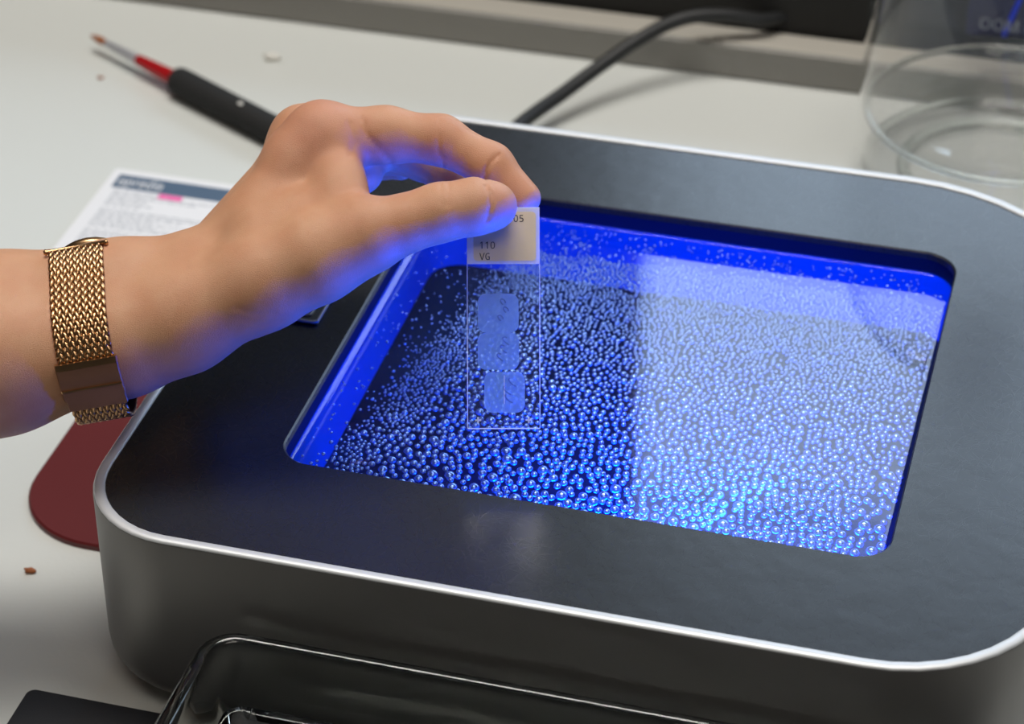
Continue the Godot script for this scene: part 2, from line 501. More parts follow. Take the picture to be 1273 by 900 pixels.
func make_bubbles(w: Node3D, hx: float, hz: float, oc: float) -> void:
	var rings := []
	for i in 8:
		var a := lerpf(-PI / 2 * 0.98, PI / 2 * 0.98, i / 7.0)
		rings.append(ring(0, 0, cos(a), sin(a) * (0.8 if a > 0 else 0.55), 14))
	var bead := lofted(rings, [], true, true)
	var r := RandomNumberGenerator.new()
	r.seed = 11
	var clump := FastNoiseLite.new()
	clump.frequency = 22.0
	clump.fractal_octaves = 3
	clump.seed = 3
	var cell := 0.0045
	var grid := {}
	var spots: Array[Vector3] = []  # x, z, radius
	for k in 170000:
		var x := r.randf_range(-hx, hx)
		var z := r.randf_range(-hz, hz) + oc
		var t := (z + hz) / (2 * hz)                   # 0 at the back, 1 at the front
		var edge := x + 0.0745 + 0.172 * z             # the bubbles thin out left of a slanting line
		var left := clampf((edge + 0.016) / 0.02, 0, 1)
		var full := clampf((edge + 0.008) / 0.03, 0, 1)
		var wander := clump.get_noise_2d(x, z)
		if left < 1.0 and r.randf() > 0.015 + pow(left, 4.0) * (1.0 + wander):
			continue
		if x > hx - 0.012 and r.randf() > 0.25:
			continue
		if z < -hz + 0.02 + 0.006 * wander and r.randf() > 0.03:
			continue
		if wander < -0.5 and r.randf() < 0.8:
			continue
		var s := lerpf(0.0006, 0.0019, pow(t, 1.15)) * lerpf(0.65, 1.3, pow(r.randf(), 2.0)) * lerpf(0.42, 1.0, full)
		if t > 0.8 and r.randf() < 0.012:
			s *= 1.5
		if absf(x) + s > hx or absf(z - oc) + s > hz:
			continue
		var cx := int(floor(x / cell))
		var cz := int(floor(z / cell))
		var free := true
		for i in range(cx - 1, cx + 2):
			for j in range(cz - 1, cz + 2):
				for q in grid.get(Vector2i(i, j), []):
					var o: Vector3 = spots[q]
					if Vector2(o.x - x, o.y - z).length() < (o.z + s) * 1.0:
						free = false
						break
				if not free:
					break
			if not free:
				break
		if not free:
			continue
		var key := Vector2i(cx, cz)
		if not grid.has(key):
			grid[key] = []
		grid[key].append(spots.size())
		spots.append(Vector3(x, z, s))
	spots.sort_custom(func(a, b): return a.z > b.z)
	var rest := spots.size() - 300
	var mm := MultiMesh.new()
	mm.transform_format = MultiMesh.TRANSFORM_3D
	mm.mesh = bead
	mm.instance_count = rest
	for i in spots.size():
		var o: Vector3 = spots[i]
		var tf := Transform3D(Basis.from_euler(Vector3(0, i * 1.7, 0)).scaled(Vector3.ONE * o.z), Vector3(o.x, WATER - 0.85 * o.z - 0.0001, o.y))
		if i < 300:
			var one := obj("bubble", bead, M.bubble, w)
			one.transform = tf
		else:
			mm.set_instance_transform(i - 300, tf)
	var many := MultiMeshInstance3D.new()
	many.name = "small_bubbles"
	many.multimesh = mm
	many.material_override = M.bubble
	many.set_meta("kind", "stuff")
	w.add_child(many)
	print("bubbles ", spots.size())

# ------------------------------------------------------------------ things on the bench
func make_bench_things() -> void:
	# power cable from behind the bath up over the rail
	var pts := curve([Vector3(-0.14, 0.03, -0.16), Vector3(-0.137, 0.014, -0.2), Vector3(-0.13, 0.007, -0.25), Vector3(-0.1197, 0.01, -0.282), Vector3(-0.1062, 0.014, -0.3083), Vector3(-0.0929, 0.02, -0.3289), Vector3(-0.0787, 0.027, -0.3464), Vector3(-0.0654, 0.032, -0.3598), Vector3(-0.0528, 0.034, -0.3682), Vector3(-0.0378, 0.033, -0.3751), Vector3(-0.022, 0.029, -0.382), Vector3(-0.012, 0.027, -0.392)], 6)
	var c := thing("power_cable", "thick black cable rising from behind the bath over the aluminium rail", "cable")
	obj("cord", tube(pts, same(0.0036, pts.size()), 14), M.rubber, c)
	var sl := curve([Vector3(-0.14, 0.03, -0.157), Vector3(-0.1393, 0.024, -0.175)], 4)
	obj("strain_relief", tube(sl, same(0.0055, sl.size()), 14), M.rubber, c)

	# paintbrush with a black foam grip, lying on the bench
	var tip := Vector3(-0.3599, 0.0085, -0.3141)
	var dir := (Vector3(-0.2335, 0.0072, -0.2459) - tip).normalized()
	var br := thing("paintbrush", "fine paintbrush with red handle, silver ferrule and black foam grip", "brush", tip)
	obj("bristles", tube(PackedVector3Array([Vector3.ZERO, dir * 0.003, dir * 0.008, dir * 0.0125]), PackedFloat32Array([0.0003, 0.0013, 0.0021, 0.0017]), 12), M.bristle, br)
	obj("ferrule", tube(PackedVector3Array([dir * 0.012, dir * 0.013, dir * 0.036, dir * 0.0385]), PackedFloat32Array([0.0016, 0.0018, 0.0027, 0.0028]), 16), M.ferrule, br)
	obj("handle", tube(PackedVector3Array([dir * 0.0384, dir * 0.042, dir * 0.066, dir * 0.074]), PackedFloat32Array([0.0028, 0.0031, 0.0042, 0.0044]), 16), M.red_paint, br)
	var g := obj("grip", tube(PackedVector3Array([dir * 0.0675, dir * 0.0677, dir * 0.0688, dir * 0.071, dir * 0.1, dir * 0.150, dir * 0.152]), PackedFloat32Array([0.004, 0.0058, 0.0068, 0.0073, 0.0073, 0.0073, 0.006]), 24), M.foam, br)
	obj("paint_fleck", tube(PackedVector3Array([dir * 0.112 + Vector3(0.0035, 0.0063, 0.0035), dir * 0.1145 + Vector3(0.0035, 0.0063, 0.0035), dir * 0.117 + Vector3(0.0035, 0.0063, 0.0035)]), PackedFloat32Array([0.0007, 0.0014, 0.0004]), 8), M.white_paint, g)

	# printed packet, partly under the wrist
	var card := thing("slide_packet", "white printed packet with a slate-blue heading band lying under the wrist", "packet", Vector3(-0.2995, 0, -0.2005))
	obj("sleeve", lofted([rrect(0.04, 0.055, 0.04, 0.055, [0.002, 0.002, 0.002, 0.002], 0.0), rrect(0.04, 0.055, 0.04, 0.055, [0.002, 0.002, 0.002, 0.002], 0.0024), rrect(0.04, 0.055, 0.0395, 0.0545, [0.002, 0.002, 0.002, 0.002], 0.003)], [1], true, true), M.card_white, card)
	var face := PlaneMesh.new()
	face.size = Vector2(0.076, 0.1)
	var pm := mat("card_print", Color.WHITE, 0.45)
	pm.albedo_texture = packet_print()
	var pr := obj("print", face, pm, card, Vector3(0.0402, 0.0032, 0.0555))
	var t := obj("lettering", lettering("epredia", "Droid Sans", 0.0066, 0.0002), M.card_white, pr, Vector3(-0.0222, 0.0002, -0.0437))
	t.scale = Vector3(1, 1.35, 1)
	t.rotation_degrees.x = -90

	# red mat, black block
	obj_tagged("desk_mat", lofted([rrect(-0.165, -0.02, 0.0722, 0.089, [0.02, 0.036, 0.03, 0.02], 0.0, 12), rrect(-0.165, -0.02, 0.0722, 0.089, [0.02, 0.036, 0.03, 0.02], 0.002, 12), rrect(-0.165, -0.02, 0.0715, 0.0883, [0.02, 0.0355, 0.03, 0.02], 0.0028, 12)], [1, 2], true, true), M.red_mat, "dark red round-cornered mat sticking out from under the left of the bath", "mat")
	obj_tagged("bench_mat", lofted([rrect(0.082, 0.327, 0.269, 0.175, [0.004, 0.004, 0.003, 0.004], 0.0), rrect(0.082, 0.327, 0.269, 0.175, [0.004, 0.004, 0.003, 0.004], 0.0034), rrect(0.082, 0.327, 0.2685, 0.1745, [0.004, 0.004, 0.003, 0.004], 0.004)], [2], true, true), M.black_mat, "flat black mat on the bench in front of the bath, under the glass dish", "mat")

	# flakes on the bench
	for f in [[Vector3(-0.2663, 0, -0.3276), 0.0042, "white_paint", "white flake lying on the bench beyond the paintbrush grip"], [Vector3(-0.3435, 0, -0.286), 0.0016, "bristle", "tiny brown speck on the bench below the paintbrush ferrule"], [Vector3(-0.2158, 0, 0.0879), 0.0022, "bristle", "small brown crumb on the bench below the red mat"]]:
		var st := st_new()
		var rr := []
		for i in 5:
			var a := lerpf(-1.5, 1.5, i / 4.0)
			var q := ring(0, 0, f[1] * cos(a), f[1] * (0.45 + 0.5 * sin(a)), 9)
			for k in q.size():
				q[k] = Vector3(q[k].x * (1.0 + 0.35 * sin(k * 2.3 + i)), q[k].y, q[k].z * (0.7 + 0.25 * cos(k * 1.7)))
			rr.append(q)
		loft(st, rr, [], true, true)
		var o := obj("crumb", done(st), M[f[2]], null, f[0])
		tag(o, f[3], "crumb")

	# reagent bottle, right at the back
	var R := 0.0685
	var P := Vector3(0.1085, 0, -0.3075)
	var bo := thing("reagent_bottle", "large clear glass bottle with a little water, standing behind the bath", "bottle", P)
	var outer := [[0.052, 0.0016], [0.058, 0.0], [0.0645, 0.0018], [R, 0.008], [R, 0.2], [0.0665, 0.213], [0.058, 0.228], [0.042, 0.241], [0.029, 0.248], [0.0225, 0.256], [0.0215, 0.262], [0.0215, 0.282], [0.0205, 0.283]]
	var rings := [ring(0, 0, 0.0005, 0.0028, 64)]
	for q in outer:
		rings.append(ring(0, 0, maxf(q[0], 0.0005), q[1], 64))
	obj("body", lofted(rings, [], false, false), M.bottle_glass, bo)
	var wr := [ring(0, 0, 0.0005, 0.0062, 64), ring(0, 0, 0.0518, 0.0049, 64), ring(0, 0, 0.0616, 0.0069, 64), ring(0, 0, 0.0651, 0.0124, 64), ring(0, 0, 0.0651, 0.0365, 64), ring(0, 0, 0.0625, 0.0345, 64), ring(0, 0, 0.05, 0.034, 64), ring(0, 0, 0.0005, 0.034, 64)]
	obj("liquid", lofted(wr, [4], false, false), M.bottle_glass, bo)
	for q in [[0.0455, 0.0042, 0.0028, "base_ring"], [0.0628, 0.0062, 0.0022, "base_ring"], [0.0652, 0.0352, 0.0015, "liquid_edge"]]:
		var tr := []
		for k in 10:
			var a := TAU * k / 10.0
			tr.append(ring(0, 0, q[0] + q[2] * cos(a), q[1] + q[2] * sin(a), 64))
		obj(q[3], lofted(tr, [], false, false, true), M.glass, bo)
	var cap_m := mat("cap_blue", Color(0.08, 0.25, 0.7), 0.4)
	var cp := []
	for q in [[0.0245, 0.26], [0.0248, 0.261], [0.0248, 0.287], [0.0235, 0.289]]:
		var rg := ring(0, 0, q[0], q[1], 72)
		for k in 72:
			if k % 3 == 0:
				rg[k] = Vector3(rg[k].x * 0.97, rg[k].y, rg[k].z * 0.97)
		cp.append(rg)
	obj("cap", lofted(cp, [2], true, true), cap_m, bo)
	# dark blue patch with a brighter stripe and lettering on the far side
	var back := obj("label", arc_patch(R + 0.0003, 247.0, 291.0, 0.041, 0.095, 0.0003), mat("navy_tone", Color(0.09, 0.1, 0.28), 0.5), bo)
	var sp := PackedVector3Array()
	for i in 7:
		var a := deg_to_rad(lerpf(262.5, 268.5, i / 6.0))
		sp.append(Vector3(cos(a) * (R - 0.0006), lerpf(0.0405, 0.066, i / 6.0), sin(a) * (R - 0.0006)))
	obj("stripe", tube(sp, same(0.0012, 7), 8), mat("blue_tone", Color(0.02, 0.25, 0.95), 0.5), back)
	obj("lettering", lettering("OOM", "Droid Sans", 0.0085, 0.0002), mat("grey_print", Color(0.6, 0.62, 0.66), 0.6), back, Vector3(-0.0115, 0.0465, -R + 0.003))

	# glass staining dish in front
	var d := thing("glass_dish", "clear rectangular glass staining dish standing in front of the bath", "dish", Vector3(0.02, 0.004, 0.224))
	var DX := 0.1315
	var DZ := 0.0635
	var dr := [0.014, 0.014, 0.014, 0.014]
	var yr := 0.0545
	var dl := [rrect(0, 0, DX - 0.012, DZ - 0.012, inset(dr, 0.006), 0.0), rrect(0, 0, DX - 0.008, DZ - 0.008, inset(dr, 0.004), 0.001), rrect(0, 0, DX - 0.005, DZ - 0.005, inset(dr, 0.002), 0.006), rrect(0, 0, DX - 0.003, DZ - 0.003, dr, yr - 0.012), rrect(0, 0, DX - 0.0005, DZ - 0.0005, dr, yr - 0.009)]
	for i in 7:
		var a := i * PI / 6
		dl.append(rrect(0, 0, DX - 0.0035 + 0.0035 * cos(a), DZ - 0.0035 + 0.0035 * cos(a), inset(dr, 0.0035 - 0.0035 * cos(a)), yr - 0.0035 + 0.0035 * sin(a)))
	dl += [rrect(0, 0, DX - 0.0075, DZ - 0.0075, inset(dr, 0.007), yr - 0.01), rrect(0, 0, DX - 0.01, DZ - 0.01, inset(dr, 0.008), 0.012), rrect(0, 0, DX - 0.013, DZ - 0.013, inset(dr, 0.008), 0.0065), rrect(0, 0, DX - 0.018, DZ - 0.018, inset(dr, 0.009), 0.005)]
	obj("body", lofted(dl, [], true, true), M.glass, d)
	var ll := [rrect(0, 0, DX - 0.0181, DZ - 0.0181, inset(dr, 0.009), 0.0053), rrect(0, 0, DX - 0.0133, DZ - 0.0133, inset(dr, 0.008), 0.0068), rrect(0, 0, DX - 0.0103, DZ - 0.0103, inset(dr, 0.008), 0.0121), rrect(0, 0, DX - 0.0092, DZ - 0.0092, inset(dr, 0.008), 0.028)]
	obj("liquid", lofted(ll, [3], true, true), M.clear_liquid, d)

# a thin curved plate on an upright cylinder, angles in degrees
func arc_patch(r: float, a0: float, a1: float, y0: float, y1: float, thick: float) -> ArrayMesh:
	var rings := []
	var n := 20
	for k in 2:
		var y: float = [y0, y1][k]
		var p := PackedVector3Array()
		for i in n + 1:
			var a := deg_to_rad(lerpf(a0, a1, float(i) / n))
			p.append(Vector3(cos(a) * (r + thick), y, sin(a) * (r + thick)))
		for i in n + 1:
			var a := deg_to_rad(lerpf(a1, a0, float(i) / n))
			p.append(Vector3(cos(a) * r, y, sin(a) * r))
		rings.append(p)
	return lofted(rings, [], true, true)

func obj_tagged(called: String, mesh: Mesh, material: Material, label: String, category: String) -> void:
	tag(obj(called, mesh, material), label, category)

# the packet's printed face: band, pink mark and rows too small to read
func packet_print() -> ImageTexture:
	var im := Image.create(576, 800, false, Image.FORMAT_RGB8)
	im.fill(Color(0.92, 0.92, 0.93))
	im.fill_rect(Rect2i(20, 0, 536, 96), Color(0.33, 0.41, 0.5))
	im.fill_rect(Rect2i(208, 98, 90, 34), Color(0.95, 0.42, 0.68))
	var r := RandomNumberGenerator.new()
	r.seed = 21
	for row in 40:
		var y := 112 + row * 17 + (14 if row > 6 else 0) + (14 if row > 14 else 0)
		if y > 780:
			break
		var x := 40
		var till := r.randi_range(220, 540) if row > 0 else 210
		if row in [3, 4, 5, 6]:
			till = r.randi_range(160, 210)
		while x < till:
			var wd := r.randi_range(10, 42)
			for yy in range(y, y + 8):
				for xx in range(x, mini(x + wd, 550)):
					if (xx * 7 + yy * 3) % 5 > 1:
						im.set_pixel(xx, yy, Color(0.55, 0.57, 0.6))
			x += wd + 8
	return ImageTexture.create_from_image(im)

# ------------------------------------------------------------------ the slide
func make_slide() -> void:
	var s := thing("microscope_slide", "glass microscope slide with a beige paper label and three square wax sections", "slide")
	s.transform = HAND * Transform3D(Basis.from_euler(Vector3(0, 0, 0.003)), Vector3(-0.0029, 0.0152, 0))
	var hw := 0.0125
	var hh := 0.0382
	obj("pane", slab_xy(hw, hh, 0.0010, 0.0004), M.slide_glass, s)
	for x in [-hw, hw]:
		obj("edge", slab_at(Vector3(x, -0.0098, 0), Vector2(0.00014, 0.0284), 0.0011), M.ground_edge, s)
	obj("edge", slab_at(Vector3(0, -hh, 0), Vector2(hw, 0.00018), 0.0011), M.ground_edge, s)
	var fz := obj("frosted_end", slab_at(Vector3(0, 0.0284, 0.00005), Vector2(hw + 0.00003, 0.0098), 0.0012), M.frosted, s)
	var lab := obj("paper_label", slab_round(Vector3(0.0005, 0.0281, 0.00075), Vector2(0.0108, 0.0085), 0.0015, 0.00012), M.label_paper, fz)
	for q in [["005", Vector3(0.0044, 0.0342, 0)], ["110", Vector3(-0.0055, 0.025, 0)], ["VG", Vector3(-0.0064, 0.0211, 0)]]:
		var t := obj("print", lettering(q[0], "Droid Sans Mono", 0.0031, 0.00004), M.ink, fz, Vector3(q[1].x, q[1].y, 0.00086))
	var k := 0
	for q in [[Vector3(-0.0018, 0.0016, 0.0007), 0.0070, 0.0067], [Vector3(-0.0018, -0.0115, 0.0007), 0.0071, 0.0064], [Vector3(0.0003, -0.0257, 0.0007), 0.0070, 0.0070]]:
		var sec := obj("wax_section", slab_round(q[0], Vector2(q[1], q[2]), 0.0028, 0.00015), M.blue_lit_film, s)
		sec.set_meta("label", "thin translucent square wax section")
		for e in 3:
			var a := Vector3(0.0014 + 0.0011 * sin(e * 2.0 + k), 0.0035 - 0.0028 * e, 0.00015)
			var pts := PackedVector3Array()
			for i in 9:
				var u := i / 8.0 * 4.4 + k
				pts.append(q[0] + a + Vector3(0.0011 * cos(u) + 0.0006 * i / 8.0, 0.0014 * sin(u * 0.8), 0))
			obj("tissue", tube(pts, same(0.00028, 9), 6), M.tissue, sec)
		k += 1
	var fold := obj("fold", slab_at(Vector3(0.0002, -0.0248, 0.0009), Vector2(0.00016, 0.005), 0.0002), M.ground_edge, s)
	for x in [-0.0089, 0.0086]:
		var st := st_new()
		box_into(st, Vector3(x, -0.0353, 0.0006), Vector3(0.0022, 0.0006, 0.0002), 0.00005)
		box_into(st, Vector3(x, -0.0353, 0.0006), Vector3(0.0006, 0.0022, 0.0002), 0.00005)
		obj("corner_mark", done(st), M.ground_edge, s)

func slab_xy(hw: float, hh: float, thick: float, r: float) -> ArrayMesh:
	return slab_round(Vector3.ZERO, Vector2(hw, hh), r, thick)

func slab_at(c: Vector3, half: Vector2, thick: float) -> ArrayMesh:
	return slab_round(c, half, 0.0001, thick)

# an upright thin plate in x and y, thickness along z
func slab_round(c: Vector3, half: Vector2, r: float, thick: float) -> ArrayMesh:
	var rings := []
	for y in [-thick / 2, thick / 2]:
		var p := rrect(0, 0, half.x, half.y, [r, r, r, r], y, 6)
		for i in p.size():
			p[i] = c + Vector3(p[i].x, -p[i].z, p[i].y)
		rings.append(p)
	return lofted(rings, [], true, true)

# ------------------------------------------------------------------ the hand
# Bones in the hand's frame, in millimetres: joint, radius, joint, radius. Palm and forearm first, then each finger.
func hand_bones() -> Dictionary:
	return {
		"palm": [
			[Vector3(-296.1, 2.8, -8.0), 30.0, Vector3(-203.6, 7.0, -8.0), 27.5],
			[Vector3(-292.2, -9.7, 4.0), 30.0, Vector3(-200.9, -3.3, 4.0), 27.5],
			[Vector3(-203.6, 7.0, -8.0), 27.5, Vector3(-178.4, 12.9, -8.0), 25.0],
			[Vector3(-200.9, -3.3, 4.0), 27.5, Vector3(-176.0, 0.6, 4.0), 25.5],
			[Vector3(-178.4, 12.9, -8.0), 24.5, Vector3(-136.2, 22.4, -7.0), 19.5],
			[Vector3(-176.0, 0.6, 4.0), 24.0, Vector3(-134.5, 7.7, 4.0), 19.0],
			[Vector3(-136.2, 22.4, -7.0), 19.5, Vector3(-114.5, 27.5, -8.0), 17.5],
			[Vector3(-134.5, 7.7, 4.0), 19.0, Vector3(-113.8, 14.9, 4.0), 18.5],
			[Vector3(-112.9, 22.9, -4.0), 16.0, Vector3(-87.4, 48.8, -9.0), 13.0],
			[Vector3(-87.4, 48.8, -9.0), 13.0, Vector3(-67.8, 78.4, -13.0), 12.3],
			[Vector3(-115.0, 22.1, -16.0), 15.0, Vector3(-88.8, 49.2, -26.0), 12.0],
			[Vector3(-88.8, 49.2, -26.0), 12.0, Vector3(-74.3, 80.2, -34.0), 11.5],
			[Vector3(-117.9, 21.2, -28.0), 14.0, Vector3(-80.7, 71.8, -52.0), 10.5],
			[Vector3(-120.4, 18.5, -36.0), 13.0, Vector3(-85.5, 62.7, -66.0), 9.5],
			[Vector3(-113.5, 14.9, 6.0), 17.5, Vector3(-85.6, 27.5, 9.0), 16.0],
			[Vector3(-85.6, 27.5, 9.0), 16.0, Vector3(-67.1, 35.7, 11.0), 14.6],
			[Vector3(-67.1, 35.7, 11.0), 14.6, Vector3(-50.6, 42.7, 12.0), 12.0],
			[Vector3(-84.9, 43.0, 2.0), 12.0, Vector3(-62.3, 53.8, 1.0), 10.0],
			[Vector3(-61.2, 72.9, -8.0), 8.0, Vector3(-59.1, 62.6, -1.0), 7.0],
			[Vector3(-59.1, 62.6, -1.0), 7.0, Vector3(-56.4, 50.2, 7.0), 8.0],
			[Vector3(-110.3, 15.4, -24.0), 15.0, Vector3(-85.4, 43.2, -32.0), 13.0],
			[Vector3(-85.4, 43.2, -32.0), 16.0, Vector3(-68.2, 67.8, -34.0), 13.0],
			[Vector3(-67.9, 68.9, -30.0), 12.0, Vector3(-54.7, 68.4, -30.0), 9.0],
			[Vector3(-114.6, 13.0, -36.0), 13.0, Vector3(-90.7, 50.3, -58.0), 11.0],
		],
		"thumb": [
			[Vector3(-64.8, 36.2, 12.0), 13.0, Vector3(-50.6, 42.7, 12.0), 11.8],
			[Vector3(-50.6, 42.7, 12.0), 11.8, Vector3(-24.3, 51.0, 11.0), 9.5],
			[Vector3(-24.3, 51.0, 11.0), 9.5, Vector3(-12.8, 53.0, 10.3), 9.2],
			[Vector3(-12.8, 53.0, 10.3), 9.2, Vector3(-6.5, 53.3, 9.6), 8.3],
		],
		"index": [
			[Vector3(-75.0, 70.4, -12.0), 12.0, Vector3(-65.3, 78.4, -13.0), 11.5],
			[Vector3(-65.3, 78.4, -13.0), 11.5, Vector3(-44.2, 79.6, -14.0), 9.6],
			[Vector3(-44.2, 79.6, -14.0), 9.6, Vector3(-24.9, 77.8, -13.0), 8.3],
			[Vector3(-24.9, 77.8, -13.0), 8.3, Vector3(-7.4, 68.5, -10.0), 7.5],
			[Vector3(-7.4, 68.5, -10.0), 7.5, Vector3(4.1, 57.1, -7.0), 6.0],
		],
		"middle": [
			[Vector3(-74.6, 79.3, -34.0), 12.0, Vector3(-68.3, 80.9, -35.0), 10.5],
			[Vector3(-68.3, 80.9, -35.0), 10.5, Vector3(-35.2, 76.5, -38.0), 8.6],
			[Vector3(-35.2, 76.5, -38.0), 8.6, Vector3(-20.3, 65.8, -34.0), 7.6],
			[Vector3(-20.3, 65.8, -34.0), 7.6, Vector3(-13.3, 57.3, -28.0), 6.2],
		],
		"ring": [
			[Vector3(-80.7, 71.8, -52.0), 10.5, Vector3(-75.6, 74.9, -54.0), 10.0],
			[Vector3(-75.6, 74.9, -54.0), 10.0, Vector3(-46.9, 77.6, -58.0), 8.0],
			[Vector3(-46.9, 77.6, -58.0), 8.0, Vector3(-31.3, 73.5, -52.0), 7.2],
			[Vector3(-31.3, 73.5, -52.0), 7.2, Vector3(-23.5, 69.4, -44.0), 6.0],
		],
		"little": [
			[Vector3(-85.5, 62.7, -66.0), 9.5, Vector3(-81.0, 66.5, -69.0), 9.0],
			[Vector3(-81.0, 66.5, -69.0), 9.0, Vector3(-62.3, 75.4, -76.0), 7.2],
			[Vector3(-62.3, 75.4, -76.0), 7.2, Vector3(-50.0, 75.1, -72.0), 6.4],
			[Vector3(-50.0, 75.1, -72.0), 6.4, Vector3(-41.4, 72.8, -66.0), 5.4],
		],
	}

var bA := PackedVector3Array()
var bD := PackedVector3Array()   # joint to joint
var bN := PackedVector3Array()   # the same over its squared length
var bR := PackedFloat32Array()
var bS := PackedFloat32Array()
var bG := PackedInt32Array()
var creases := []
const BLEND := [7.0, 4.0, 4.0, 4.0, 4.0, 4.0]

func lay_out_bones() -> void:
	var g := 0
	var all := hand_bones()
	for called in ["palm", "thumb", "index", "middle", "ring", "little"]:
		for q in all[called]:
			var d: Vector3 = q[2] - q[0]
			bA.append(q[0])
			bD.append(d)
			bN.append(d / d.length_squared())
			bR.append(q[1])
			bS.append(q[3] - q[1])
			bG.append(g)
		g += 1

func bone(i: int, p: Vector3) -> float:
	var t := clampf((p - bA[i]).dot(bN[i]), 0.0, 1.0)
	return p.distance_to(bA[i] + bD[i] * t) - bR[i] - bS[i] * t

# distance to the skin, over the bones in the list
func skin(p: Vector3, list: PackedInt32Array) -> float:
	var body := 1000.0
	var best := 1000.0
	var cur := 1000.0
	var g := 0
	for i in list:
		var t := clampf((p - bA[i]).dot(bN[i]), 0.0, 1.0)
		var d := p.distance_to(bA[i] + bD[i] * t) - bR[i] - bS[i] * t
		if bG[i] != g:
			if g == 0:
				body = cur
				best = cur
			else:
				var h := maxf(5.0 - absf(body - cur), 0.0)
				best = minf(best, minf(body, cur) - h * h * 0.05)
			g = bG[i]
			cur = 1000.0
		var k: float = BLEND[g]
		var e := maxf(k - absf(cur - d), 0.0)
		cur = minf(cur, d) - e * e * 0.25 / k
	if g == 0:
		best = cur
	else:
		var h := maxf(5.0 - absf(body - cur), 0.0)
		best = minf(best, minf(body, cur) - h * h * 0.05)
	return best + folds(p)

# skin folds: short grooves on the side towards the viewer
func folds(p: Vector3) -> float:
	var out := 0.0
	var q := Vector2(p.x, p.y)
	for c in creases:
		if p.z < c.z or not (c.box as Rect2).has_point(q):
			continue
		var near := 100.0
		var pts: PackedVector2Array = c.pts
		for i in pts.size() - 1:
			near = minf(near, q.distance_to(Geometry2D.get_closest_point_to_segment(q, pts[i], pts[i + 1])))
		if near < c.w * 2.6:
			out += c.deep * exp(-near * near / (c.w * c.w))
	return out

func crease(pts: Array, deep: float, wide: float, behind := -100.0) -> void:
	var r := Rect2(pts[0], Vector2.ZERO)
	for v in pts:
		r = r.expand(v)
	creases.append({"pts": PackedVector2Array(pts), "deep": deep, "w": wide, "z": behind, "box": r.grow(wide * 3.0)})

func everything() -> PackedInt32Array:
	return PackedInt32Array(range(bA.size()))

